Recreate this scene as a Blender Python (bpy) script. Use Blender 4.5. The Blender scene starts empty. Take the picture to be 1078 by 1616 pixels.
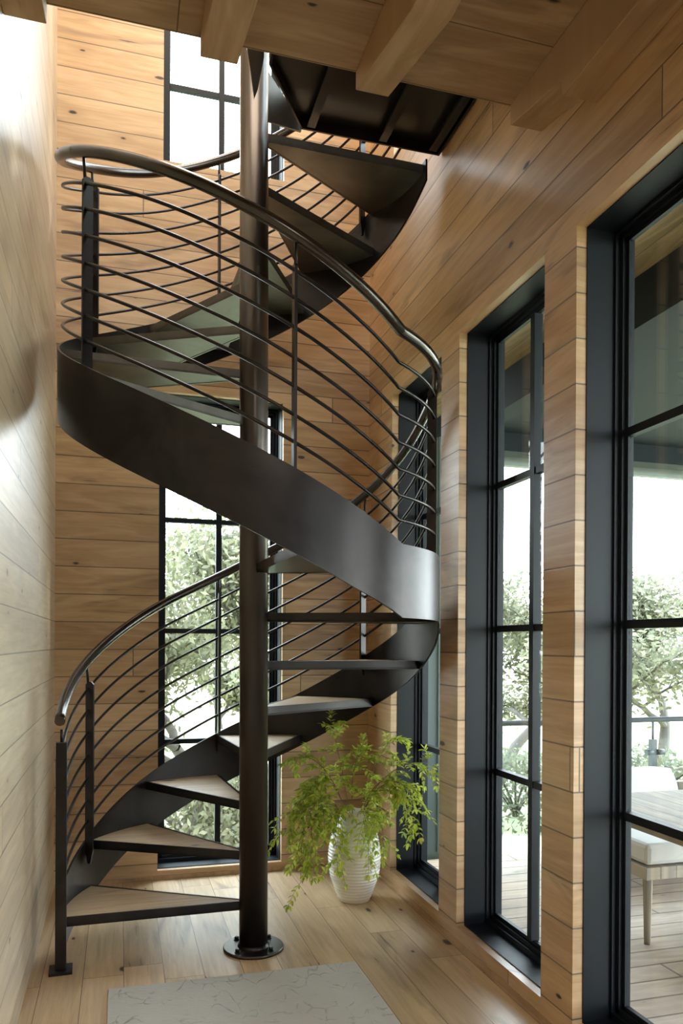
import bpy, bmesh, math, random
from mathutils import Vector, Matrix
random.seed(7)
sc = bpy.context.scene
COL = sc.collection
R = math.radians

# ------------------------------------------------------------------ camera
F_PX, YAW, PITCH, ROLL, CY, CAM_Z = 1215.6, R(16.0466), R(-.1542), R(.3008), 1018.54, 1.3
r0 = Vector((math.cos(YAW), -math.sin(YAW), 0)); f0 = Vector((math.sin(YAW), math.cos(YAW), 0)); u0 = Vector((0, 0, 1))
fw = f0*math.cos(PITCH) + u0*math.sin(PITCH); up = -f0*math.sin(PITCH) + u0*math.cos(PITCH)
rt = r0*math.cos(ROLL) + up*math.sin(ROLL); up2 = -r0*math.sin(ROLL) + up*math.cos(ROLL)
cam = bpy.data.cameras.new('camera'); co = bpy.data.objects.new('camera', cam); COL.objects.link(co)
m3 = Matrix((rt, up2, -fw)).transposed()
co.matrix_world = Matrix.Translation((0, 0, CAM_Z)) @ m3.to_4x4()
cam.sensor_fit = 'VERTICAL'; cam.sensor_height = 36; cam.lens = F_PX/1616*36
cam.shift_y = (CY - 808)/1616
cam.clip_start = .05; cam.clip_end = 500
sc.camera = co

# ------------------------------------------------------------------ light
SKY = 4.6
w = bpy.data.worlds.new('sky'); sc.world = w; w.use_nodes = True
wn = w.node_tree.nodes; wl = w.node_tree.links
bg = wn['Background']; bg.inputs[1].default_value = SKY
wtc = wn.new('ShaderNodeTexCoord'); wsep = wn.new('ShaderNodeSeparateXYZ'); wramp = wn.new('ShaderNodeValToRGB')
wl.new(wtc.outputs['Generated'], wsep.inputs[0]); wl.new(wsep.outputs[2], wramp.inputs[0]); wl.new(wramp.outputs[0], bg.inputs[0])
wramp.color_ramp.elements[0].position = 0; wramp.color_ramp.elements[0].color = (.95, .97, 1, 1)
wramp.color_ramp.elements[1].position = .8; wramp.color_ramp.elements[1].color = (.74, .86, 1, 1)
def portal(loc, rot, sx, sy):
    l = bpy.data.lights.new('sky_portal', 'AREA'); l.shape = 'RECTANGLE'; l.size = sx; l.size_y = sy
    l.cycles.is_portal = True
    o = bpy.data.objects.new('sky_portal', l); COL.objects.link(o); o.location = loc; o.rotation_euler = rot
sun = bpy.data.lights.new('sun', 'SUN'); sun.energy = 1.4; sun.angle = R(6); sun.color = (1, .93, .82)
so = bpy.data.objects.new('sun', sun); COL.objects.link(so)
so.rotation_euler = Vector((-.80, -.42, -.75)).to_track_quat('-Z', 'Y').to_euler()
def lamp(loc, sx, sy, watts, col=(1, .86, .70)):
    l = bpy.data.lights.new('fill_light', 'AREA'); l.shape = 'RECTANGLE'; l.size = sx; l.size_y = sy; l.energy = watts; l.color = col
    o = bpy.data.objects.new('fill_light', l); COL.objects.link(o); o.location = loc
lamp((.55, 3.3, 6.1), 1.2, 1.4, 22)          # unseen fill light added upstairs over the stair well
lamp((.55, -.4, 3.1), .5, 1.6, 14, (1, .93, .84))   # unseen fill light added downstairs behind the camera
sc.view_settings.view_transform = 'Standard'; sc.view_settings.look = 'None'
sc.view_settings.gamma = 1; sc.view_settings.use_curve_mapping = False
sc.view_settings.exposure = 1.72
sc.cycles.max_bounces = 10; sc.cycles.diffuse_bounces = 6; sc.cycles.transparent_max_bounces = 16
sc.cycles.sample_clamp_indirect = 6; sc.cycles.caustics_reflective = False; sc.cycles.caustics_refractive = False
sc.cycles.use_denoising = True

# ------------------------------------------------------------------ node helper
class NT:
    def __init__(s, name):
        s.m = bpy.data.materials.new(name); s.m.use_nodes = True
        s.n = s.m.node_tree.nodes; s.l = s.m.node_tree.links
        s.b = s.n['Principled BSDF']; s.out = s.n['Material Output']
    def put(s, sock, v):
        if hasattr(v, 'links') or isinstance(v, bpy.types.NodeSocket): s.l.new(v, sock)
        else: sock.default_value = v
    def math(s, op, a, b=0, c=0, clamp=False):
        n = s.n.new('ShaderNodeMath'); n.operation = op; n.use_clamp = clamp
        s.put(n.inputs[0], a); s.put(n.inputs[1], b); s.put(n.inputs[2], c); return n.outputs[0]
    def comb(s, x, y, z):
        n = s.n.new('ShaderNodeCombineXYZ')
        for i, v in enumerate((x, y, z)): s.put(n.inputs[i], v)
        return n.outputs[0]
    def noise(s, vec, scale=1, detail=3, rough=.5, dist=0):
        n = s.n.new('ShaderNodeTexNoise'); s.put(n.inputs['Vector'], vec)
        n.inputs['Scale'].default_value = scale; n.inputs['Detail'].default_value = detail
        n.inputs['Roughness'].default_value = rough; n.inputs['Distortion'].default_value = dist
        return n.outputs[0]
    def ramp(s, v, pts):
        n = s.n.new('ShaderNodeValToRGB'); s.l.new(v, n.inputs[0]); e = n.color_ramp.elements
        while len(e) > 1: e.remove(e[-1])
        e[0].position, e[0].color = pts[0][0], tuple(pts[0][1]) + (1,)
        for p, c in pts[1:]:
            x = e.new(p); x.color = tuple(c) + (1,)
        return n.outputs[0]
    def mix(s, f, a, b, mode='MIX'):
        n = s.n.new('ShaderNodeMix'); n.data_type = 'RGBA'; n.blend_type = mode
        s.put(n.inputs[0], f)
        s.put(n.inputs[6], a if not isinstance(a, tuple) else a + (1,)*(4-len(a))); s.put(n.inputs[7], b if not isinstance(b, tuple) else b + (1,)*(4-len(b)))
        return n.outputs[2]
    def white(s, vec):
        n = s.n.new('ShaderNodeTexWhiteNoise'); s.l.new(vec, n.inputs[0]); return n.outputs['Value']
    def coords(s):
        t = s.n.new('ShaderNodeTexCoord'); x = s.n.new('ShaderNodeSeparateXYZ'); s.l.new(t.outputs['Object'], x.inputs[0])
        return t.outputs['Object'], x.outputs
    def bump(s, h, st=.3, d=.01):
        n = s.n.new('ShaderNodeBump'); n.inputs['Strength'].default_value = st; n.inputs['Distance'].default_value = d
        s.l.new(h, n.inputs['Height']); s.l.new(n.outputs[0], s.b.inputs['Normal'])
    def set(s, **k):
        for a, v in k.items():
            s.put(s.b.inputs[a.replace('_', ' ')], v if not (isinstance(v, tuple) and len(v) == 3) else v + (1,))
        return s.m

def wood(name, along, across, width, phase, cols, length=2.6, rough=.5, gap=.018, tex=1.0, knots=1.0, groove=.25, spec=.5, joint=True, coat=.0):
    """plank cladding: along / across are 'x','y','z' or 'xy' (sum of both, for walls and their reveals)"""
    t = NT(name); vec, (x, y, z) = t.coords()
    ax = {'x': x, 'y': y, 'z': z}
    a = t.math('ADD', x, y) if along == 'xy' else ax[along]
    c = t.math('SUBTRACT', x, y) if across == 'xy' else ax[across]
    cc = t.math('ADD', t.math('DIVIDE', c, width), -phase/width)
    row = t.math('FLOOR', cc); fr = t.math('FRACT', cc)
    off = t.white(t.comb(row, 3.3, 0))
    aa = t.math('ADD', t.math('DIVIDE', a, length), t.math('MULTIPLY', off, 7.3))
    colx = t.math('FLOOR', aa) if joint else 0.0
    rnd = t.white(t.comb(row, colx, 1.7)); rnd2 = t.white(t.comb(row, colx, 9.1))
    sh = t.math('MULTIPLY', rnd, 37.0)
    # fine grain + figure
    g = t.noise(t.comb(t.math('ADD', t.math('MULTIPLY', a, 2.2*tex), sh), t.math('MULTIPLY', c, 46*tex), t.math('MULTIPLY', z if across != 'z' and along != 'z' and along != 'xy' else 0.0, 1.0)), 1, 5, .62, .6)
    fig = t.noise(t.comb(t.math('ADD', t.math('MULTIPLY', a, 1.6), sh), t.math('MULTIPLY', c, 11), rnd2), 1, 3, .55, 1.6)
    base = t.ramp(rnd, [(i/(len(cols)-1), k) for i, k in enumerate(cols)])
    col = t.mix(t.math('MULTIPLY', t.math('SUBTRACT', g, .35, clamp=True), 2.0), base, t.mix(.5, base, (.20, .115, .05)), 'MIX')
    lt = t.mix(.5, base, (.80, .60, .38))
    col = t.mix(t.math('MULTIPLY', t.math('SUBTRACT', fig, .45, clamp=True), 2.2, clamp=True), col, lt)
    dk = t.math('MULTIPLY', t.math('SUBTRACT', t.noise(t.comb(t.math('ADD', t.math('MULTIPLY', a, 1.1), sh), t.math('MULTIPLY', c, 5), rnd), 1, 3, .6, 1), .56, clamp=True), 3.6*knots, clamp=True)
    col = t.mix(dk, col, t.mix(.65, base, (.12, .07, .04)))
    ck = t.noise(t.comb(t.math('ADD', t.math('MULTIPLY', a, 2.6), t.math('MULTIPLY', sh, 3.0)), t.math('MULTIPLY', c, 52), rnd2), 1, 4, .6, .9)
    ck = t.math('MULTIPLY', t.math('MULTIPLY', t.math('SUBTRACT', ck, .60, clamp=True), 14.0, clamp=True), t.math('MULTIPLY', t.math('ADD', dk, .10), .9*knots), clamp=True)
    col = t.mix(ck, col, (.05, .028, .016))
    # knots
    v = t.n.new('ShaderNodeTexVoronoi'); v.voronoi_dimensions = '2D'; v.inputs['Scale'].default_value = 1.0
    t.l.new(t.comb(t.math('ADD', t.math('MULTIPLY', a, 2.3), sh), t.math('ADD', t.math('MULTIPLY', c, 5.2), rnd2), 0), v.inputs['Vector'])
    on = t.math('GREATER_THAN', t.n.new('ShaderNodeSeparateColor').outputs[0], .66)
    sep = [n for n in t.n if n.type == 'SEPARATE_COLOR'][0]; t.l.new(v.outputs['Color'], sep.inputs[0]); ksz = t.math('ADD', 11.0, t.math('MULTIPLY', sep.outputs[1], 22.0))
    kk = t.math('MULTIPLY', t.math('SUBTRACT', 1.0, t.math('MULTIPLY', t.math('ADD', v.outputs['Distance'], t.math('MULTIPLY', t.math('SUBTRACT', g, .5), .16)), ksz), clamp=True), on)
    ring = t.math('MULTIPLY', t.math('SUBTRACT', 1.0, t.math('MULTIPLY', v.outputs['Distance'], 4.5), clamp=True), on)
    col = t.mix(t.math('MULTIPLY', ring, .5*knots), col, t.mix(.5, base, (.22, .11, .045)))
    col = t.mix(t.math('MULTIPLY', kk, 1.6*knots, clamp=True), col, (.03, .017, .01))
    # gaps
    e = t.math('MINIMUM', fr, t.math('SUBTRACT', 1.0, fr))
    gp = t.math('SUBTRACT', 1.0, t.math('MULTIPLY', e, 1/gap), clamp=True)
    if joint:
        fa = t.math('FRACT', aa); ea = t.math('MINIMUM', fa, t.math('SUBTRACT', 1.0, fa))
        gp = t.math('MAXIMUM', gp, t.math('SUBTRACT', 1.0, t.math('MULTIPLY', ea, length/(width*gap)), clamp=True))
    col = t.mix(t.math('MULTIPLY', t.math('POWER', gp, .6), .92), col, (.045, .024, .012))
    h = t.math('SUBTRACT', t.math('MULTIPLY', g, .12), t.math('MULTIPLY', gp, 1.0))
    t.bump(h, groove, .006)
    rr = t.math('ADD', rough-.06, t.math('MULTIPLY', g, .16))
    return t.set(Base_Color=col, Roughness=rr, Specular_IOR_Level=spec, Coat_Weight=coat, Coat_Roughness=.32)

def steel(name, c1, c2, rough=.38, metal=.85, sc_=3.0, rv=.2, streak=1):
    t = NT(name); vec, (x, y, z) = t.coords()
    n1 = t.noise(t.comb(t.math('MULTIPLY', x, 1), t.math('MULTIPLY', y, 1), t.math('MULTIPLY', z, streak)), sc_, 5, .6, .8)
    n2 = t.noise(vec, sc_*9, 3, .6)
    col = t.mix(t.math('MULTIPLY', t.math('SUBTRACT', n1, .35, clamp=True), 3, clamp=True), c1, c2)
    rr = t.math('ADD', rough-rv/2, t.math('MULTIPLY', t.math('ADD', t.math('MULTIPLY', n1, .7), t.math('MULTIPLY', n2, .3)), rv))
    t.bump(n2, .04, .004)
    return t.set(Base_Color=col, Roughness=rr, Metallic=metal)

def plain(name, c, rough=.5, metal=0., nscale=0, namp=.1, spec=.5, bump=0):
    t = NT(name)
    if nscale:
        vec, _ = t.coords(); n = t.noise(vec, nscale, 4, .6)
        col = t.mix(n, tuple(v*(1-namp) for v in c), tuple(min(1, v*(1+namp)) for v in c))
        if bump: t.bump(n, bump, .004)
        return t.set(Base_Color=col, Roughness=rough, Metallic=metal, Specular_IOR_Level=spec)
    return t.set(Base_Color=c, Roughness=rough, Metallic=metal, Specular_IOR_Level=spec)

def glass(name, tint=(.93, .97, .96)):
    t = NT(name)
    tr = t.n.new('ShaderNodeBsdfTransparent'); tr.inputs[0].default_value = tint + (1,)
    gl = t.n.new('ShaderNodeBsdfGlossy'); gl.inputs['Roughness'].default_value = .0
    lw = t.n.new('ShaderNodeLayerWeight'); lw.inputs[0].default_value = .5
    fac = t.math('ADD', .035, t.math('MULTIPLY', t.math('POWER', lw.outputs['Facing'], 5.0), .6))
    mx = t.n.new('ShaderNodeMixShader')
    t.l.new(fac, mx.inputs[0]); t.l.new(tr.outputs[0], mx.inputs[1]); t.l.new(gl.outputs[0], mx.inputs[2])
    t.l.new(mx.outputs[0], t.out.inputs[0]); return t.m

def leafmat(name, cols, rough=.45):
    t = NT(name)
    g = t.n.new('ShaderNodeNewGeometry')
    c = t.ramp(g.outputs['Random Per Island'], [(i/(len(cols)-1), k) for i, k in enumerate(cols)])
    t.set(Base_Color=c, Roughness=rough)
    tl = t.n.new('ShaderNodeBsdfTranslucent'); t.l.new(c, tl.inputs[0])
    mx = t.n.new('ShaderNodeMixShader'); mx.inputs[0].default_value = .45
    t.l.new(t.b.outputs[0], mx.inputs[1]); t.l.new(tl.outputs[0], mx.inputs[2]); t.l.new(mx.outputs[0], t.out.inputs[0])
    return t.m

PW = .1465; PPH = 1.408 % PW
OAK = [(.39, .24, .115), (.58, .375, .195), (.50, .31, .15), (.66, .435, .24), (.54, .34, .17), (.43, .26, .13), (.62, .41, .22)]
OAK_GLARE = [(.43, .34, .235), (.53, .425, .30), (.47, .375, .26), (.57, .46, .33), (.40, .315, .22)]  # wall oak paled and greyed, glare on the left wall put into the colour
M = {}
M['wall'] = wood('wall_planks', 'xy', 'z', PW, PPH, OAK, 3.7, rough=.46, gap=.024, coat=.4, knots=1.4)
M['wall_glare'] = wood('wall_planks_glare', 'xy', 'z', PW, PPH, OAK_GLARE, 3.7, rough=.40, gap=.022, coat=.6)
M['floor'] = wood('floor_planks', 'y', 'x', .152, .02, [(.50, .34, .19), (.61, .43, .25), (.55, .38, .215), (.70, .50, .30), (.42, .28, .155)], 1.5, rough=.36, gap=.012, groove=.12, knots=1.5)
M['deckceil'] = wood('ceiling_planks', 'x', 'y', .27, 2.40, [(.36, .22, .115), (.44, .28, .15), (.40, .25, .13)], 1.9, rough=.6, gap=.010)
M['beam'] = wood('beam_timber', 'y', 'x', 4.0, 2.1, [(.40, .25, .135), (.46, .29, .155)], 9, rough=.6, gap=.0005, joint=False, tex=.7)
M['tread'] = wood('tread_oak', 'x', 'y', .13, .03, [(.62, .43, .25), (.70, .51, .32), (.66, .47, .28)], 3, rough=.42, gap=.006, joint=False)
M['steel'] = steel('blackened_steel', (.022, .020, .020), (.046, .041, .039), .36, .85)
M['column'] = steel('column_steel', (.060, .052, .046), (.11, .095, .083), .32, .9, 2.0, .15, .3)
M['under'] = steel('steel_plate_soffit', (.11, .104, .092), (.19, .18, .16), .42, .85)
M['rail'] = steel('polished_handrail_steel', (.07, .063, .057), (.115, .105, .095), .24, .95, 1.5)
M['rod'] = steel('rod_steel', (.022, .019, .018), (.045, .038, .034), .3, .85, 3)
M['black'] = plain('window_steel', (.0065, .0095, .0135), .5, .0, 5, .25, .28)
M['black2'] = plain('platform_steel', (.02, .019, .018), .3, .6)
M['glass'] = glass('window_glass')
M['ceramic'] = plain('white_glazed_ceramic', (.82, .80, .74), .28, 0, 12, .05)
M['leaf'] = leafmat('leaflets', [(.22, .36, .05), (.46, .56, .06), (.62, .66, .10), (.32, .46, .07), (.74, .66, .16)])
M['twig'] = plain('twig_bark', (.20, .13, .06), .7)
M['bark'] = plain('oak_bark', (.085, .075, .065), .9, 0, 8, .3)
M['oakleaf'] = leafmat('oak_foliage', [(.085, .092, .05), (.16, .165, .09), (.23, .225, .13), (.12, .125, .07)], .6)
M['white'] = plain('outdoor_fabric', (.50, .50, .475), .9, 0, 60, .04)
M['teak'] = wood('weathered_teak', 'y', 'x', .09, 0, [(.23, .215, .185), (.29, .27, .235), (.26, .245, .21)], 3, rough=.7, gap=.03, knots=.2)
M['porch'] = wood('porch_deck_boards', 'x', 'y', .14, .02, [(.32, .26, .21), (.39, .32, .265), (.35, .285, .235)], 3.5, rough=.7, gap=.05, knots=.3)
M['grass'] = plain('dry_lawn', (.42, .43, .27), 1, 0, 3, .3)
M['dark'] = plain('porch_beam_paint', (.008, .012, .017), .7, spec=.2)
M['pale'] = plain('pale_fascia', (.22, .25, .25), .6)
M['railing'] = plain('railing_steel', (.07, .085, .09), .5)
M['screen'] = plain('grey_green_panel', (.075, .11, .115), .6)
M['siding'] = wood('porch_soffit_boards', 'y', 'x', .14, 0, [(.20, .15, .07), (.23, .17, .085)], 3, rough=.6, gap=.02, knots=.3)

def rugmat():
    t = NT('woven_wool_rug'); vec, (x, y, z) = t.coords()
    n = t.noise(vec, 5, 4, .7, 1); n2 = t.noise(t.comb(t.math('MULTIPLY', x, 30), t.math('MULTIPLY', y, 160), 0), 1, 2, .5)
    v = t.n.new('ShaderNodeTexVoronoi'); v.feature = 'DISTANCE_TO_EDGE'; v.inputs['Scale'].default_value = 13
    t.l.new(t.mix(.35, vec, t.n.new('ShaderNodeTexNoise').outputs['Color']), v.inputs['Vector'])
    vein = t.math('MULTIPLY', t.math('SUBTRACT', 1.0, t.math('MULTIPLY', v.outputs['Distance'], 22.0), clamp=True), t.math('MULTIPLY', t.math('SUBTRACT', t.noise(vec, 9, 4, .7), .47, clamp=True), 6, clamp=True))
    c = t.mix(n, (.43, .415, .375), (.56, .54, .49)); c = t.mix(t.math('MULTIPLY', n2, .35), c, (.68, .66, .60))
    c = t.mix(t.math('MULTIPLY', vein, .75), c, (.17, .15, .13))
    t.bump(n2, .5, .003)
    return t.set(Base_Color=c, Roughness=.95, Specular_IOR_Level=.1)
M['rug'] = rugmat()

# ------------------------------------------------------------------ mesh helpers
class MB:
    def __init__(s): s.v = []; s.f = []; s.sm = []
    def add(s, vs, fs, smooth=False):
        k = len(s.v); s.v += [tuple(p) for p in vs]; s.f += [tuple(i+k for i in f) for f in fs]; s.sm += [smooth]*len(fs); return s
    def box(s, a, b):
        (x0, y0, z0), (x1, y1, z1) = a, b
        return s.add([(x0, y0, z0), (x1, y0, z0), (x1, y1, z0), (x0, y1, z0), (x0, y0, z1), (x1, y0, z1), (x1, y1, z1), (x0, y1, z1)],
                     [(0, 3, 2, 1), (4, 5, 6, 7), (0, 1, 5, 4), (1, 2, 6, 5), (2, 3, 7, 6), (3, 0, 4, 7)])
    def prism(s, poly, z0, z1):
        n = len(poly)
        return s.add([(p[0], p[1], z0) for p in poly] + [(p[0], p[1], z1) for p in poly],
                     [tuple(range(n-1, -1, -1)), tuple(range(n, 2*n))] + [(i, (i+1) % n, n+(i+1) % n, n+i) for i in range(n)])
    def extr(s, pts, d):
        """polygon in 3D extruded by vector d"""
        n = len(pts); d = Vector(d)
        return s.add([tuple(p) for p in pts] + [tuple(Vector(p)+d) for p in pts],
                     [tuple(range(n-1, -1, -1)), tuple(range(n, 2*n))] + [(i, (i+1) % n, n+(i+1) % n, n+i) for i in range(n)])
    def tube(s, pts, r, seg=10, cap=True):
        pts = [Vector(p) for p in pts]; n = len(pts)
        rr = r if isinstance(r, (list, tuple)) else [r]*n
        vs = []; ref = None
        for i, p in enumerate(pts):
            t = (pts[min(i+1, n-1)] - pts[max(i-1, 0)]).normalized()
            if ref is None: ref = Vector((0, 0, 1)) if abs(t.z) < .9 else Vector((1, 0, 0))
            a = (ref - t*ref.dot(t)).normalized(); b = t.cross(a); ref = a
            for k in range(seg):
                th = 2*math.pi*k/seg; vs.append(p + a*math.cos(th)*rr[i] + b*math.sin(th)*rr[i])
        fs = [(i*seg+k, i*seg+(k+1) % seg, (i+1)*seg+(k+1) % seg, (i+1)*seg+k) for i in range(n-1) for k in range(seg)]
        s.add(vs, fs, True)
        if cap:
            k0 = len(s.v) - len(vs); s.f += [tuple(k0+k for k in range(seg-1, -1, -1)), tuple(k0+(n-1)*seg+k for k in range(seg))]; s.sm += [False]*2
        return s
    def lathe(s, prof, c=(0, 0), seg=48, cap=True):
        vs = []; n = len(prof)
        for r, z in prof:
            for k in range(seg):
                th = 2*math.pi*k/seg; vs.append((c[0]+r*math.cos(th), c[1]+r*math.sin(th), z))
        fs = [(i*seg+k, i*seg+(k+1) % seg, (i+1)*seg+(k+1) % seg, (i+1)*seg+k) for i in range(n-1) for k in range(seg)]
        s.add(vs, fs, True)
        if cap:
            k0 = len(s.v)-len(vs); s.f += [tuple(k0+k for k in range(seg-1, -1, -1)), tuple(k0+(n-1)*seg+k for k in range(seg))]; s.sm += [False]*2
        return s
    def build(s, name, mat, parent=None, bevel=0, loc=None):
        me = bpy.data.meshes.new(name); me.from_pydata(s.v, [], s.f)
        me.polygons.foreach_set('use_smooth', s.sm); me.update(); me.materials.append(mat)
        bm = bmesh.new(); bm.from_mesh(me); bmesh.ops.recalc_face_normals(bm, faces=bm.faces); bm.to_mesh(me); bm.free()
        o = bpy.data.objects.new(name, me); COL.objects.link(o)
        if parent: o.parent = parent
        if bevel:
            b = o.modifiers.new('bevel', 'BEVEL'); b.width = bevel; b.segments = 2; b.limit_method = 'ANGLE'; b.angle_limit = R(40)
        return o
def tag(o, label=None, cat=None, group=None, kind=None):
    for k, v in (('label', label), ('category', cat), ('group', group), ('kind', kind)):
        if v: o[k] = v
    return o
def empty(name, **k):
    o = bpy.data.objects.new(name, None); COL.objects.link(o); o.empty_display_size = .1; return tag(o, **k)
def structure(o, label=None): return tag(o, label, None, None, 'structure')

# ------------------------------------------------------------------ room shell
XL, XR, YB, ZTOP, YF = -.3302, 1.4063, 4.3232, 6.2, -3.6
TH = .205                                          # wall thickness outwards
# windows on the right wall (y0, y1, z0, z1)
ZW0, ZW1 = .0765, 2.6473
RW = [(3.2596, 3.9211, ZW0, ZW1), (2.3702, 3.0658, ZW0, ZW1), (1.482, 2.1763, ZW0, ZW1), (.593, 1.29, ZW0, ZW1), (-.30, .40, ZW0, ZW1)]
RWU = [(3.26, 3.92, 3.93, 5.6), (2.37, 3.066, 3.93, 5.6), (1.48, 2.176, 3.93, 5.6), (.59, 1.29, 3.93, 5.6), (-.3, .4, 3.93, 5.6)]  # last two are unseen, added to bring more daylight upstairs
BW = [(.202, .8924, .0499, 2.6735)]; BWU = [(.217, .888, 3.935, 5.45)]
def wall_grid(us, zs, holes, mk):
    """boxes of a grid of u / z cuts, leaving the holes open"""
    for i in range(len(us)-1):
        j = 0
        while j < len(zs)-1:
            def solid(jj):
                cu, cz = (us[i]+us[i+1])/2, (zs[jj]+zs[jj+1])/2
                return not any(h[0] < cu < h[1] and h[2] < cz < h[3] for h in holes)
            if solid(j):
                k = j
                while k+1 < len(zs)-1 and solid(k+1): k += 1
                mk(us[i], us[i+1], zs[j], zs[k+1]); j = k+1
            else: j += 1
CLAD = .037
allh = RW + RWU
us = sorted({YF, YB+TH} | {v for h in allh for v in h[:2]}); zs = sorted({-.15, ZTOP} | {v for h in allh for v in h[2:]})
mb = MB(); wall_grid(us, zs, allh, lambda a, b, c, d: mb.box((XR, a, c), (XR+TH, b, d)))
structure(mb.build('wall_right', M['wall']), 'right wall of horizontal oak planks with tall window openings')
bh = BW + BWU
us = sorted({XL, XR} | {v for h in bh for v in h[:2]}); zs = sorted({-.15, ZTOP} | {v for h in bh for v in h[2:]})
mb = MB(); wall_grid(us, zs, bh, lambda a, b, c, d: mb.box((a, YB, c), (b, YB+TH, d)))
structure(mb.build('wall_back', M['wall']), 'back wall of horizontal oak planks behind the staircase')
structure(MB().box((XL-TH, YF, -.15), (XL, YB+TH, ZTOP)).build('wall_left', M['wall_glare']), 'left wall of horizontal oak planks')
# front wall behind the camera with an unseen glazed opening added to light upstairs
fh = [(-.1, 1.2, 3.5, 5.8)]
mb = MB(); wall_grid([XL, -.1, 1.2, XR], [-.15, .05, 2.6, 3.5, 5.8, ZTOP], fh, lambda a, b, c, d: mb.box((a, YF-TH, c), (b, YF, d)))
structure(mb.build('wall_front', M['wall']))
structure(MB().box((XL, YF, -.15), (XR, YB, 0)).build('floor', M['floor']), 'oak plank floor')
structure(MB().box((XL-TH, YF-TH, ZTOP), (XR+TH, YB+TH, ZTOP+.1)).build('ceiling', M['deckceil']))
# upper floor deck in front of the stair well
YD, ZD = 2.405, 3.16
structure(MB().box((XL, YF, ZD), (XR, YD, ZD+.05)).build('ceiling_deck', M['deckceil']), 'oak board ceiling carrying the floor above')
def taper_beam(x0, x1, steps):
    b = MB(); pts = [(x0, YD-.002, ZD)] + [(x0, y, z) for y, z in steps] + [(x0, YF, steps[-1][1]), (x0, YF, ZD)]
    b.extr(pts, (x1-x0, 0, 0)); return b
bs = [(2.403, 3.10), (1.90, 2.965)]
for x0, x1, st, lb in ((XL, -.213, bs, 'ceiling joist against the left wall'), (.229, .344, bs, 'ceiling joist ending left of the column'),
                   (.729, .842, bs, 'ceiling joist over the dark stair platform'), (1.287, XR, [(2.403, 3.092), (2.085, 3.022), (2.075, 2.971)], 'ceiling joist against the right wall')):
    structure(taper_beam(x0, x1, st).build('ceiling_beam', M['beam'], bevel=.003), lb)
# low base strip along the walls
structure(MB().box((XR-.004, YF, 0), (XR, YB, .022)).build('baseboard_right', M['beam']))
structure(MB().box((XL, YB-.004, 0), (XR, YB, .022)).build('baseboard_back', M['beam']))

def window(n, axis, h, rows, label, wallpos, fz=.045):
    """steel window; axis 'x': pane plane x = const (right wall), 'y': y = const (back wall)"""
    a0, a1, z0, z1 = h
    root = empty('window_%d' % n, label=label, kind='structure')
    def bx(b, u0, u1, v0, v1, d0, d1):
        if axis == 'x': b.box((wallpos+d0, u0, v0), (wallpos+d1, u1, v1))
        else: b.box((u0, wallpos+d0, v0), (u1, wallpos+d1, v1))
        return b
    t = .004; b = MB(); D0, D1 = CLAD, .215                    # liner: thin black steel sleeve in the opening
    bx(b, a0, a0+t, z0, z1, D0, D1); bx(b, a1-t, a1, z0, z1, D0, D1); bx(b, a0, a1, z0, z0+t, D0, D1); bx(b, a0, a1, z1-t, z1, D0, D1)
    b.build('jamb_liner', M['black'], root)
    b = MB()
    for i0, dd in ((.014, .137), (.030, .152), (fz, .164)):   # stepped frame
        d1 = .180
        bx(b, a0+t, a0+i0, z0+t, z1-t, dd, d1); bx(b, a1-i0, a1-t, z0+t, z1-t, dd, d1)
        bx(b, a0+t, a1-t, z0+t, z0+i0+.012, dd, d1); bx(b, a0+t, a1-t, z1-i0, z1-t, dd, d1)
    b.build('window_frame', M['black'], root)
    g0, g1, w0, w1 = a0+fz, a1-fz, z0+fz+.008, z1-fz; gd = .172; m = .016
    b = MB(); c = (g0+g1)/2
    bx(b, c-m, c+m, w0, w1, gd-.018, gd+.018)
    for k in range(1, rows):
        zz = w0 + (w1-w0)*k/rows; bx(b, g0, g1, zz-m*.85, zz+m*.85, gd-.014, gd+.014)
    b.build('glazing_bars', M['black'], root)
    b = MB(); bx(b, g0, g1, w0, w1, gd-.003, gd+.003); b.build('pane', M['glass'], root)
    return root
wl_ = ['tall steel window in the right wall behind the potted branches', 'tall steel window in the right wall, middle one', 'tall steel window nearest the camera in the right wall', 'window further along the right wall', 'last window of the right wall']
for i, h in enumerate(RW): window(i+1, 'x', h, 4, wl_[i], XR)
for i, h in enumerate(RWU): window(i+6, 'x', h, 4, 'upstairs steel window in the right wall', XR)
window(11, 'y', BW[0], 4, 'tall steel window in the back wall behind the lower flight', YB)
window(12, 'y', BWU[0], 3, 'upstairs steel window in the back wall above the handrail', YB)
window(13, 'y', (-.1, 1.2, 3.5, 5.8), 4, 'unseen upstairs glazed opening behind the camera, added for daylight', YF-.205)
for a0, a1, z0, z1 in RW + RWU: portal((XR+.32, (a0+a1)/2, (z0+z1)/2), (0, R(90), 0), z1-z0+.1, a1-a0+.1)
for a0, a1, z0, z1 in BW + BWU: portal(((a0+a1)/2, YB+.32, (z0+z1)/2), (R(-90), 0, 0), a1-a0+.1, z1-z0+.1)
portal((.55, YF-.32, 4.65), (R(90), 0, 0), 1.4, 2.4)

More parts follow.
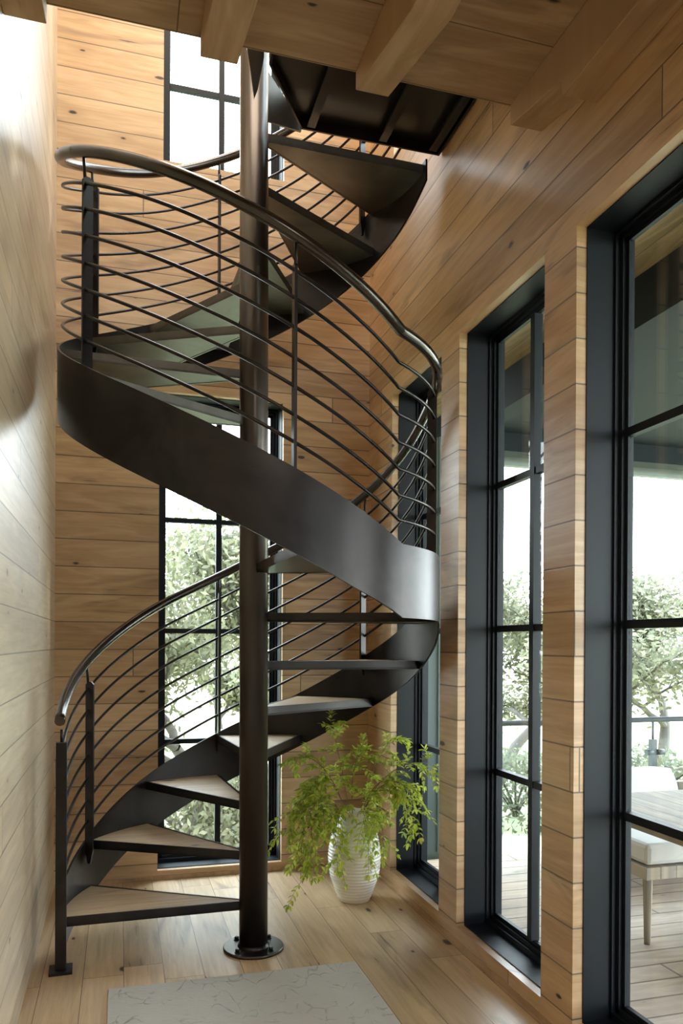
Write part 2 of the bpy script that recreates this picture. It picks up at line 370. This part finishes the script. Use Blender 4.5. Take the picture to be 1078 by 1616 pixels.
# ------------------------------------------------------------------ spiral staircase
CX, CYY = .5521, 3.253
RS = .785
stair = empty('spiral_staircase', label='blackened steel spiral staircase with oak treads round a thick central column', cat='staircase')
def interp(tb, s):
    if s <= tb[0][0]: return tb[0][1]
    for (a, za), (b, zb) in zip(tb, tb[1:]):
        if s <= b: return za + (zb-za)*(s-a)/(b-a)
    return tb[-1][1]
S_T = [(-182, .24), (-152, .42), (-123, .64), (-94, .835), (-68, 1.0), (-34, 1.245), (-12, 1.40), (10, 1.565), (24, 1.655), (57, 1.657), (362, 3.69)]
H_T = [(-182, .965), (-166, 1.105), (-144, 1.28), (-117, 1.49), (-95, 1.635), (-76, 1.775), (-38, 2.02), (-13, 2.22), (-2, 2.315), (10, 2.400), (57, 2.425), (89, 2.637), (124, 2.868), (151, 3.035), (180, 3.215), (208, 3.415), (242, 3.63), (273, 3.853), (345, 4.34)]
def smooth(tb, s, wd=7, keep=57):
    if s > keep-1: wd = min(wd, abs(s-keep)); 
    elif s < keep: wd = min(wd, keep-s)
    ks = [-1, -.5, 0, .5, 1]; return sum(interp(tb, s+k*wd) for k in ks)/5
def P(s, r, z):
    a = R(-s); return Vector((CX - .004*z + r*math.cos(a), CYY + r*math.sin(a), z))
def frange(a, b, st, extra=(57,)):
    n = max(1, int(round((b-a)/st))); v = [a+(b-a)*i/n for i in range(n+1)]
    v += [e for e in extra if a < e < b]; return sorted(set(v))
# column, base flange and bolts
colm = MB().lathe([(.0605, .006), (.0605, 4.75)], (0, 0), 48)
colm.v = [(x + CX - .004*z, y + CYY, z) for x, y, z in colm.v]
column = colm.build('column', M['column'], stair)
fl = MB().lathe([(.128, 0), (.128, .010), (.125, .013)], (CX, CYY), 56).build('base_flange', M['column'], stair)
MB().lathe([(.068, .012), (.066, .019), (.0605, .024)], (CX, CYY), 40, False).build('weld_ring', M['steel'], fl)
for k in range(4):
    a = R(38 + 90*k); c = (CX+.098*math.cos(a), CYY+.098*math.sin(a))
    MB().lathe([(.013, .013), (.013, .016)], c, 16).lathe([(.0095, .016), (.0095, .025), (.007, .028)], c, 6).build('bolt', M['steel'], fl)
# outer stringer band
def stringer():
    b = MB(); ss = frange(-182, 361, 3); vs = []
    for s in ss:
        t = smooth(S_T, s, 8); th = .28 if s < 15 or s > 75 else .28-.016*min(1, (s-15)/15, (75-s)/15)
        bo = max(t-th, .002) if s < -150 else t-th
        t = min(t, 3.485)
        for r, z in ((RS, t), (RS-.009, t), (RS-.009, bo), (RS, bo)): vs.append(P(s, r, z))
    n = len(ss); fs = [(i*4+k, i*4+(k+1) % 4, (i+1)*4+(k+1) % 4, (i+1)*4+k) for i in range(n-1) for k in range(4)]
    k0 = (n-1)*4; b.add(vs, fs + [(0, 1, 2, 3), (k0+3, k0+2, k0+1, k0)]); return b
so_ = stringer().build('stringer', M['steel'], stair)
for p in so_.data.polygons: p.use_smooth = abs(p.normal.z) < .5
so_.modifiers.new('edge', 'EDGE_SPLIT').split_angle = R(35)
# handrail
ss = frange(-182.5, 345, 3)
MB().tube([P(s, .775, smooth(H_T, s, 9)) for s in ss], .0205, 16).build('handrail', M['rail'], stair)
# seven horizontal rods
OFF = [.112, .204, .301, .401, .497, .592, .682]
ss = frange(-181.5, 345, 3)
for o_ in OFF:
    def rz(s):
        h, t = smooth(H_T, s, 5), smooth(S_T, s, 5); f = (o_-.0)/.772
        return h - (h-t)*f
    MB().tube([P(s, .765, rz(s)) for s in ss if rz(s) > .05], .0062, 8).build('guard_rod', M['rod'], stair)
# newel post at the foot
base = P(-182.3, .772, 0); b = MB()
ang = R(182.3); e1 = Vector((math.cos(ang), math.sin(ang), 0)); e2 = Vector((-e1.y, e1.x, 0)); h = .021
def rbox(b, c, ea, eb, ha, hb, z0, z1):
    q = [c - ea*ha - eb*hb, c + ea*ha - eb*hb, c + ea*ha + eb*hb, c - ea*ha + eb*hb]
    return b.prism([(p.x, p.y) for p in q], z0, z1)
rbox(b, base, e1, e2, h, h, .012, .905); nw = b.build('newel_post', M['steel'], stair, bevel=.002)
MB().tube([(base.x, base.y, .90), (base.x, base.y, .955)], .006, 10).build('rail_pin', M['rod'], nw)
b = MB(); rbox(b, base, e1, e2, .044, .044, 0, .012); b.build('foot_plate', M['steel'], nw)
# flat bar balusters
for s in (-153, -94, -34.4, 28.5, 89.3, 150.3, 210, 266, 325):
    zt = smooth(H_T, s, 5) - .085; zb = smooth(S_T, s, 5) - .10
    c0 = P(s, .757, 0); a = R(-s); er = Vector((math.cos(a), math.sin(a), 0)); et = Vector((-er.y, er.x, 0))
    shp = [(-.019, zt-.012), (-.008, zt), (.008, zt), (.019, zt-.012), (.019, zb+.06), (.006, zb), (-.006, zb), (-.019, zb+.06)]
    lean = -.004*zt
    pts = [c0 + Vector((lean, 0, 0)) + er*u - et*.005 + Vector((0, 0, zz)) for u, zz in shp]
    bl = MB().extr(pts, et*.010).build('baluster', M['steel'], stair)
    pt = P(s, .767, zt-.005); MB().tube([pt, P(s, .772, smooth(H_T, s, 5)-.012)], .0058, 10).build('rail_pin', M['rod'], bl)
# treads
TREADS = [(-181, -149.5, .205), (-150.5, -122, .410), (-123, -94, .615), (-94.5, -62, .820), (-64, -31, 1.024), (-34.5, -4, 1.222), (-4.5, 26, 1.428), (26, 88.5, 1.632),
          (88, 119, 1.84), (118, 149, 2.045), (148, 179, 2.252), (178, 209, 2.455), (208, 239, 2.655), (238, 269, 2.855), (268, 299, 3.06), (298, 329, 3.27), (328, 359, 3.475)]
for i, (s0, s1, z) in enumerate(TREADS):
    arc = frange(s0, s1, 4, ())
    def wedge(r0, r1, z, inset0=0., inset1=0.):
        pin0, pin1 = P(s0, r0, z), P(s1, r0, z)
        q = [P(s, r1, z) for s in arc]
        d0 = (P((s0+s1)/2, .4, z) - P((s0+s1)/2, .0, z)).normalized()
        n0 = Vector((-(q[0]-pin0).y, (q[0]-pin0).x, 0)).normalized(); n1 = Vector((-(q[-1]-pin1).y, (q[-1]-pin1).x, 0)).normalized()
        mid = P((s0+s1)/2, .4, z)
        if n0.dot(mid-pin0) < 0: n0 = -n0
        if n1.dot(mid-pin1) < 0: n1 = -n1
        if inset0: q = [q[0]+n0*inset0] + q[1:-1] + [q[-1]+n1*inset1]; pin0 = pin0 + n0*inset0 + (q[0]-pin0).normalized()*0.0; pin1 = pin1 + n1*inset1
        return [(p.x, p.y) for p in [pin0] + q + [pin1]]
    pan = MB().prism(wedge(.052, RS-.010, z), z-.036, z-.030)          # bottom plate
    for sa, sb in ((s0, s0+.9), (s1-.9, s1)):                           # front and back edge bars
        w2 = [P(sa, .052, z), P(sa, RS-.010, z), P(sb, RS-.010, z), P(sb, .052, z)]
        # constant thickness bar
        d = (w2[1]-w2[0]).normalized(); nn = Vector((-d.y, d.x, 0)); mid = P((s0+s1)/2, .4, z)
        if sa == s0: p0, p1 = P(s0, .052, z), P(s0, RS-.010, z)
        else: p0, p1 = P(s1, .052, z), P(s1, RS-.010, z)
        d = (p1-p0).normalized(); nn = Vector((-d.y, d.x, 0)); nn = nn if nn.dot(mid-p0) > 0 else -nn
        pan.prism([(q.x, q.y) for q in (p0, p1, p1+nn*.008, p0+nn*.008)], z-.038, z)
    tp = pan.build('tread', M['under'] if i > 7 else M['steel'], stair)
    MB().prism(wedge(.062, RS-.012, z, .010, .010), z-.029, z-.002).build('tread_board', M['tread'], tp)
# top landing: dark soffit, ribs, fascia, gusset and guard post
ld = empty('landing'); ld.parent = stair
zl = 3.585; poly = [(.545, 2.41), (.545, 2.955), (.748, 3.285), (1.398, 3.285), (1.398, 2.41)]
MB().prism(poly, zl, zl+.006).build('soffit_plate', M['black2'], ld)
for (x, y0, y1) in ((.79, 2.42, 3.27), (1.12, 2.42, 3.27), (1.36, 2.42, 3.27)):
    MB().box((x-.004, y0, zl-.035), (x+.004, y1, zl)).box((x-.018, y0, zl-.040), (x+.018, y1, zl-.034)).build('rib', M['steel'], ld)
b = MB()
for (p, q) in zip(poly, poly[1:3] + poly[3:4] + poly[4:5]):
    d = Vector((q[0]-p[0], q[1]-p[1], 0)).normalized(); n = Vector((-d.y, d.x, 0))*.008
    b.prism([p, q, (q[0]-n.x, q[1]-n.y), (p[0]-n.x, p[1]-n.y)], zl-.045, zl+.12)
b.build('fascia', M['steel'], ld)
MB().prism(poly, zl+.09, zl+.12).build('landing_board', M['tread'], ld)
g0 = Vector((CX+.045, 3.245, 0)); g1 = Vector((.752, 3.292, 0))
MB().extr([g0+Vector((0, 0, 3.52)), g1+Vector((0, 0, 3.535)), g1+Vector((0, 0, 3.57)), g0+Vector((0, 0, 3.73))], (-.003, .009, 0)).build('gusset_plate', M['under'], ld)
b = MB(); y = 3.0
b.extr([(.467, y, 3.80), (.534, y, 3.80), (.534, y, 3.60), (.510, y, 3.47), (.496, y, 3.43), (.480, y, 3.54), (.467, y, 3.62)], (0, .010, 0)); b.build('guard_post', M['rail'], ld)

# ------------------------------------------------------------------ vase and branches
VX, VY = 1.15, 3.74
prof0 = [(.076, 0), (.080, .006), (.088, .03), (.104, .07), (.122, .12), (.132, .18), (.1335, .22), (.130, .27), (.119, .32), (.102, .36), (.086, .395), (.075, .42), (.072, .435), (.077, .448)]
prof = []
N = 170
for i in range(N+1):
    z = .448*i/N; r = interp([(b_, a_) for a_, b_ in prof0], z)
    if .02 < z < .43: r += .0016*math.sin(z*2*math.pi/.0165) + .0006*math.sin(z*61)
    prof.append((r, z))
prof += [(.071, .449), (.066, .438), (.064, .42), (.09, .35), (.11, .2), (.07, .02)]
tag(MB().lathe(prof, (VX, VY), 72).build('vase', M['ceramic']), 'white ribbed ceramic floor vase standing between the column and the corner window', 'vase')

def leaflet(b, p, d, n, L, W):
    """folded pointed leaf"""
    d = d.normalized(); s = d.cross(n).normalized(); n = s.cross(d)
    pts = [p, p+d*L*.35+s*W*.5+n*W*.12, p+d*L*.72+s*W*.36+n*W*.08, p+d*L-n*W*.15, p+d*L*.72-s*W*.36+n*W*.08, p+d*L*.35-s*W*.5+n*W*.12, p+d*L*.38-n*W*.06, p+d*L*.72-n*W*.06]
    b.add(pts, [(0, 6, 1), (6, 7, 2, 1), (7, 3, 2), (0, 5, 6), (5, 4, 7, 6), (4, 3, 7)], False)
def bez(pts, n):
    out = []; k = len(pts)
    for i in range(n+1):
        t = i/n; q = [Vector(p) for p in pts]
        while len(q) > 1: q = [a.lerp(c, t) for a, c in zip(q, q[1:])]
        out.append(q[0])
    return out
rn = random.Random(5)
def branch(px, label, dens=1.0, dy=0.):
    """px: control points (u, v) in metres right / up from the vase mouth, plus depth offset"""
    root = Vector((VX, VY, .40)); e = Vector((math.cos(YAW), -math.sin(YAW), 0)); fdir = Vector((-math.sin(YAW), -math.cos(YAW), 0))
    c = [Vector((VX, VY, .20)) + e*px[0][0]*.05, root + e*px[0][0]*.12] + [root + e*u + fdir*d + Vector((0, 0, v)) for u, v, d in px]
    pts = bez(c, 26); st = MB(); lf = MB()
    st.tube(pts, [.0032 - .0024*i/26 for i in range(27)], 6)
    for i in range(11, 27):
        if rn.random() < .12: continue
        t = (pts[min(i+1, 26)] - pts[i-1]).normalized()
        for k in range(2 if rn.random() < .7*dens else 1):
            sd = Vector((rn.gauss(0, 1), rn.gauss(0, 1), rn.gauss(-.1, .7))).normalized()
            dr = (t*.75 + sd*.8).normalized(); L = rn.uniform(.055, .12); tw = bez([pts[i], pts[i]+dr*L*.6, pts[i]+dr*L+Vector((0, 0, -L*.3))], 5)
            st.tube(tw, .0009, 4, False)
            for j in range(1, 6):
                tt = (tw[j]-tw[j-1]).normalized(); nn = Vector((rn.gauss(0, .4), rn.gauss(0, .4), 1)).normalized()
                for sg in (-1, 1):
                    side = tt.cross(nn).normalized()*sg
                    leaflet(lf, tw[j], tt*.7+side*.8+Vector((0, 0, rn.uniform(-.35, .1))), nn, rn.uniform(.024, .040), rn.uniform(.012, .019))
            leaflet(lf, tw[-1], tw[-1]-tw[-2], Vector((0, 0, 1)), .036, .017)
    # root object is the stem mesh, leaves are its part
    o = empty('leafy_branch', label=label, cat='branch', group='green branches in the white vase')
    st.build('stem', M['twig'], o); lf.build('leaves', M['leaf'], o)
BR = [([(-.10, .30, .05), (-.22, .36, .08), (-.30, .33, .1)], 'leafy branch bending left with its tip by the column'),
      ([(-.08, .34, -.05), (-.10, .42, -.05), (-.125, .485, 0)], 'tall thin leafy branch rising highest above the vase'),
      ([(-.12, .26, .1), (-.26, .24, .15), (-.32, .06, .18), (-.35, -.02, .15)], 'leafy branch reaching furthest left, its tip low by the window'),
      ([(-.10, .22, .12), (-.26, .26, .2), (-.27, -.05, .22), (-.26, -.25, .2)], 'leafy branch drooping low at the left'),
      ([(-.08, .18, .16), (-.20, .22, .22), (-.24, .02, .24), (-.20, -.13, .22)], 'drooping leafy branch left of the vase, with yellowish lower leaves'),
      ([(-.04, .20, .14), (-.12, .16, .2), (-.11, .0, .2), (-.085, -.13, .17)], 'leafy branch hanging over the front of the vase at its left'),
      ([(.06, .20, -.05), (.12, .34, 0), (.20, .44, .02)], 'leafy branch rising right to a bright tip before the window frame'),
      ([(.06, .22, .05), (.20, .34, .1), (.34, .34, .1), (.42, .28, .1)], 'leafy branch reaching furthest right across the window'),
      ([(.06, .20, .06), (.20, .34, .12), (.30, .20, .14), (.29, .03, .13)], 'leafy branch arching right and down before the window'),
      ([(.05, .16, .1), (.10, .28, .14), (.20, .26, .14), (.22, .16, .14)], 'short bushy branch over the right side of the vase mouth'),
      ([(.05, .12, .02), (.12, .14, .02), (.14, .0, .02), (.145, -.10, .02)], 'small leafy branch drooping close on the right of the vase'),
      ([(.0, .12, .1), (.05, .16, .18), (.07, -.02, .18), (.065, -.12, .16)], 'small sprig hanging over the front of the vase'),
      ([(-.03, .20, 0), (-.02, .30, .04), (.04, .36, .05)], 'leafy branch standing upright in the middle of the vase'),
      ([(-.08, .2, -.02), (-.16, .30, .02), (-.22, .24, .05), (-.24, .12, .06)], 'leafy branch arching left above the vase shoulder')]
for i, (c, lb) in enumerate(BR): branch(c, lb, .55 if i in (1, 10, 11) else 1.)

# ------------------------------------------------------------------ rug
b = MB(); b.box((-.038, -.9, .0), (.922, 2.985, .012)); tag(b.build('rug', M['rug'], bevel=.004), 'pale grey woven rug lying on the oak floor in front of the stairs', 'rug')

# ------------------------------------------------------------------ outside
ZP = -.15
structure(MB().box((XR+TH, -1.5, ZP-.12), (9, 4.80, ZP)).build('porch_floor', M['porch']), 'grey wood porch deck outside')
g = MB(); nx, ny = 40, 40; vs = []
for j in range(ny+1):
    for i in range(nx+1):
        x = -30+80*i/nx; y = -25+85*j/ny; d = max(0, math.hypot(max(0, x-3), max(0, y-5)) - 1)
        vs.append((x, y, -.36 - .02*d - (1.4 if x < 1.2 and y > 4.6 else 0)*0 + .05*math.sin(x*.7)*math.cos(y*.5)))
g.add(vs, [(j*(nx+1)+i, j*(nx+1)+i+1, (j+1)*(nx+1)+i+1, (j+1)*(nx+1)+i) for j in range(ny) for i in range(nx)], True)
structure(g.build('ground', M['grass']), 'pale dry lawn')
# porch roof
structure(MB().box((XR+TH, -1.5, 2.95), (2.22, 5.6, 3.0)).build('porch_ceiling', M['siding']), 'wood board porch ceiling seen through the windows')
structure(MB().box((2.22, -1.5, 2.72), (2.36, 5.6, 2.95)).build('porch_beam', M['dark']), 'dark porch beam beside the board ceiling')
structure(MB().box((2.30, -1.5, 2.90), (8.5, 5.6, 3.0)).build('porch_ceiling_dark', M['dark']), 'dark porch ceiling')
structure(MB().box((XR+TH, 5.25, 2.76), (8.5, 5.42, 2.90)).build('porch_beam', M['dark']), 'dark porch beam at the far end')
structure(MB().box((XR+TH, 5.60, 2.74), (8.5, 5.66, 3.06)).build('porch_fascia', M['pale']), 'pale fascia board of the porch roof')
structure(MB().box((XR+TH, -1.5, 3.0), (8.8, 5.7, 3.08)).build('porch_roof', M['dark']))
b = MB().box((1.62, 4.98, ZP-.4), (2.36, 5.06, 2.74))
for x in (1.74, 1.95, 2.16): b.box((x-.03, 4.955, ZP), (x+.03, 4.98, 2.74))
structure(b.build('porch_screen_wall', M['screen']), 'grey green privacy panel at the end of the porch')
# railing with glass panels
rl = empty('deck_railing', label='thin steel deck railing with glass panels and round clamps at the porch edge', cat='railing')
MB().tube([(2.30, 4.72, .762), (8.6, 4.72, .762)], .019, 12).build('top_rail', M['railing'], rl)
for i, x in enumerate((2.36, 3.70, 5.2, 6.6, 8.0)):
    p = MB().box((x-.022, 4.70, ZP), (x+.022, 4.74, .62)).build('post', M['railing'], rl)
    MB().tube([(x, 4.72, .62), (x, 4.72, .75)], .008, 8).build('rail_pin', M['railing'], p)
    for z in (.05, .53):
        for sg in (-1, 1): MB().tube([(x+sg*.075, 4.695, z), (x+sg*.022, 4.695, z)], .021, 14).build('glass_clamp', M['railing'], p)
for a, b_ in ((2.42, 3.64), (3.76, 5.14), (5.26, 6.54), (6.66, 7.94)):
    MB().box((a, 4.714, ZP+.04), (b_, 4.722, .62)).build('glass_panel', M['glass'], rl)
# table
tb = empty('outdoor_table', label='pale weathered teak table standing on the porch outside the nearest window', cat='table')
MB().box((2.08, 1.2, .525), (3.05, 3.22, .58)).build('tabletop', M['teak'], tb, bevel=.004)
MB().box((2.40, 1.4, .47), (2.90, 3.0, .525)).build('apron', M['teak'], tb)
for y in (1.75, 2.75): MB().box((2.6, y-.05, ZP), (2.7, y+.05, .46)).box((2.38, y-.05, ZP), (2.92, y+.05, ZP+.06)).build('trestle_leg', M['teak'], tb)
# bench
bn = empty('outdoor_bench', label='teak bench with a white seat cushion, its leg on the porch boards behind the table', cat='bench')
MB().box((2.44, 3.15, .165), (4.0, 3.62, .225)).build('seat_frame', M['teak'], bn, bevel=.003)
for x in (2.445, 3.93):
    for y in (3.155, 3.55):
        MB().lathe([(.019, ZP), (.029, .17)], (x+.02, y+.02), 4).build('leg', M['teak'], bn)
def pillow(name, c, sx, sy, sz, tilt, mat, parent=None, rz=0.):
    b = MB(); n = 14; vs = []; fs = []
    for side in (1, -1):
        for j in range(n+1):
            for i in range(n+1):
                u = -1+2*i/n; v = -1+2*j/n
                k = 1-.07*(u*u*v*v); h_ = (1-abs(u)**3.2)**.55*(1-abs(v)**3.2)**.55 if abs(u) < 1 and abs(v) < 1 else 0
                vs.append((u*sx*k*(1-.05*v*v+.03), side*h_*sy, v*sz*k*(1-.05*u*u)))
    m = (n+1)**2
    for sd in range(2):
        for j in range(n):
            for i in range(n):
                q = [j*(n+1)+i, j*(n+1)+i+1, (j+1)*(n+1)+i+1, (j+1)*(n+1)+i]; fs.append(tuple(sd*m+x for x in (q if sd else q[::-1])))
    b.add(vs, fs, True)
    mt = Matrix.Translation(c) @ Matrix.Rotation(rz, 4, 'Z') @ Matrix.Rotation(tilt, 4, 'X')
    b.v = [tuple(mt @ Vector(p)) for p in b.v]; return b.build(name, mat, parent)
b = MB().box((2.45, 3.16, .23), (3.99, 3.61, .335)); b.build('seat_cushion', M['white'], bn, bevel=.022)
# sofa and pillows behind
sf = empty('outdoor_sofa', label='low teak outdoor sofa with white seat cushions by the deck railing', cat='sofa')
MB().box((2.75, 3.95, .02), (5.4, 4.6, .10)).build('sofa_frame', M['teak'], sf, bevel=.004)
for x in (2.78, 5.31):
    for y in (3.97, 4.52): MB().box((x, y, ZP), (x+.06, y+.06, .02)).build('leg', M['teak'], sf)
MB().box((2.76, 4.55, .1), (5.39, 4.6, .34)).build('backrest', M['teak'], sf, bevel=.004)
for k, x in enumerate((2.79, 4.10)): MB().box((x, 3.96, .102), (x+1.27, 4.53, .25)).build('seat_cushion', M['white'], sf, bevel=.03)
tag(pillow('throw_pillow', (3.38, 4.36, .31), .235, .08, .18, R(-16), M['white']), 'plump white pillow propped on the outdoor sofa just above the table', 'pillow', 'white pillows on the outdoor sofa')
tag(pillow('throw_pillow', (3.94, 4.36, .30), .25, .07, .21, R(-14), M['white'], rz=R(6)), 'white pillow on the outdoor sofa at the photo edge', 'pillow', 'white pillows on the outdoor sofa')

# ------------------------------------------------------------------ trees
def tree(x, y, z0, H, spread, label, seed, name='oak_tree', nl=9000, lean=(0, 0), ls=.05, low=.25):
    r = random.Random(seed); root = empty(name, label=label, cat='tree', group='oak trees beyond the house'); root.location = (x, y, z0)
    st = MB(); tips = []
    def grow(p, d, L, rad, lv):
        n = 6; pts = [p]; q = p.copy(); dd = d.copy()
        for i in range(n):
            dd = (dd + Vector((r.gauss(0, .26), r.gauss(0, .26), r.gauss(.02, .16)))).normalized(); q = q + dd*L/n; pts.append(q.copy())
            if lv >= 1 and i > 1: tips.append((q.copy(), .5 if lv == 1 else 1))
        st.tube(pts, [rad*(1-.45*i/n) for i in range(n+1)], 7 if lv < 2 else 5, False)
        if lv < 3:
            for k in range((3, 4, 3)[lv]):
                a = r.uniform(0, 6.28); e = r.uniform(.1, .8)
                nd = (Vector((math.cos(a), math.sin(a), e))*.8 + dd*.5).normalized()
                grow(pts[-1 if k < 2 else r.randint(3, 5)], nd, L*r.uniform(.6, .85), rad*.5, lv+1)
    grow(Vector((0, 0, 0)), Vector((lean[0], lean[1], 1)).normalized(), H*.36, H*.022, 0)
    zmax = max(t[0].z for t in tips); sx = spread/max(1e-3, max(abs(t[0].x) for t in tips)); k = H/zmax
    t_ = st.v; st.v = [(a*min(sx, 1.5), b*min(sx, 1.5), c*k) for a, b, c in t_]
    st.build('trunk', M['bark'], root)
    lf = MB(); sx = min(sx, 1.5)
    vs = []; fs = []
    for i in range(nl):
        t, w_ = r.choice(tips); sg = H*.065
        p = Vector((t.x*sx + r.gauss(0, sg), t.y*sx + r.gauss(0, sg), t.z*k + r.gauss(0, sg*.7)))
        if p.z < H*low*.6: continue
        a = Vector((r.gauss(0, 1), r.gauss(0, 1), r.gauss(0, 1))).normalized(); b2 = a.orthogonal().normalized(); s = ls*r.uniform(.6, 1.3)
        kk = len(vs); vs += [p-a*s, p+b2*s*.5, p+a*s, p-b2*s*.5]; fs.append((kk, kk+1, kk+2, kk+3))
    lf.add(vs, fs); lf.build('crown', M['oakleaf'], root)
    return root
# position by direction: d metres from the camera at a given bearing
def at(u, d):
    a = math.atan((u-539)/F_PX); return (d*math.sin(YAW+a)/math.cos(a), d*math.cos(YAW+a)/math.cos(a))
x, y = at(800, 11); tree(x, y, -.6, 3.0, 2.2, 'oak tree with a curved trunk seen through the middle right window', 3, lean=(.3, 0), ls=.05)
x, y = at(1060, 10); tree(x, y, -.6, 2.9, 2.4, 'oak tree seen through the nearest right window above the pillow', 8, ls=.05, nl=11000)
x, y = at(940, 20); tree(x, y, -.8, 3.6, 3.2, 'distant oak tree hidden partly by the wall between the right windows', 15, ls=.08)
x, y = at(690, 17); tree(x, y, -.8, 4.0, 3.2, 'distant oak tree behind the corner of the house', 21, ls=.08)
x, y = at(300, 8.5); tree(x, y, -.9, 3.0, 2.2, 'oak tree with a low slanting trunk outside the back window at left', 33, lean=(.5, 0), ls=.045, nl=12000, low=.1)
x, y = at(420, 9.5); tree(x, y, -.9, 3.6, 2.0, 'taller oak tree outside the back window behind the column', 41, ls=.05, nl=11000)
x, y = at(350, 17); tree(x, y, -1.2, 3.2, 4.0, 'distant oak tree low behind the two at the back window', 52, ls=.08)
# low shrubs
def shrub(u, d, z0, h_, w_, label, seed):
    r = random.Random(seed); x, y = at(u, d); root = empty('shrub', label=label, cat='shrub', group='low shrubs on the lawn'); root.location = (x, y, z0)
    st = MB(); vs = []; fs = []
    for k in range(9):
        a = r.uniform(0, 6.28); tip = Vector((math.cos(a)*w_*.6, math.sin(a)*w_*.6, h_*r.uniform(.6, .95)))
        st.tube(bez([Vector((0, 0, 0)), Vector((0, 0, h_*.4)), tip], 6), .012, 5, False)
    st.build('stems', M['bark'], root)
    for i in range(3500):
        a = r.uniform(0, 6.28); ph = math.acos(r.uniform(0, 1)); q = r.uniform(.55, 1)**.5
        p = Vector((math.cos(a)*math.sin(ph)*w_*q, math.sin(a)*math.sin(ph)*w_*q, h_*math.cos(ph)*q + .02))
        d_ = Vector((r.gauss(0, 1), r.gauss(0, 1), r.gauss(0, 1))).normalized(); e_ = d_.orthogonal().normalized(); s = .035*r.uniform(.6, 1.3)
        kk = len(vs); vs += [p-d_*s, p+e_*s*.5, p+d_*s, p-e_*s*.5]; fs.append((kk, kk+1, kk+2, kk+3))
    MB().add(vs, fs).build('foliage', M['oakleaf'], root)
shrub(815, 7.6, -.5, .75, .8, 'low shrub behind the railing in the middle right window', 2)
shrub(1010, 7.2, -.5, .85, .9, 'low shrub behind the railing post in the nearest right window', 4)
shrub(300, 6.3, -.5, .8, .8, 'low shrub outside the foot of the back window', 6)
shrub(410, 7.0, -.5, .6, .7, 'low shrub outside the back window right of the slanting trunk', 9)
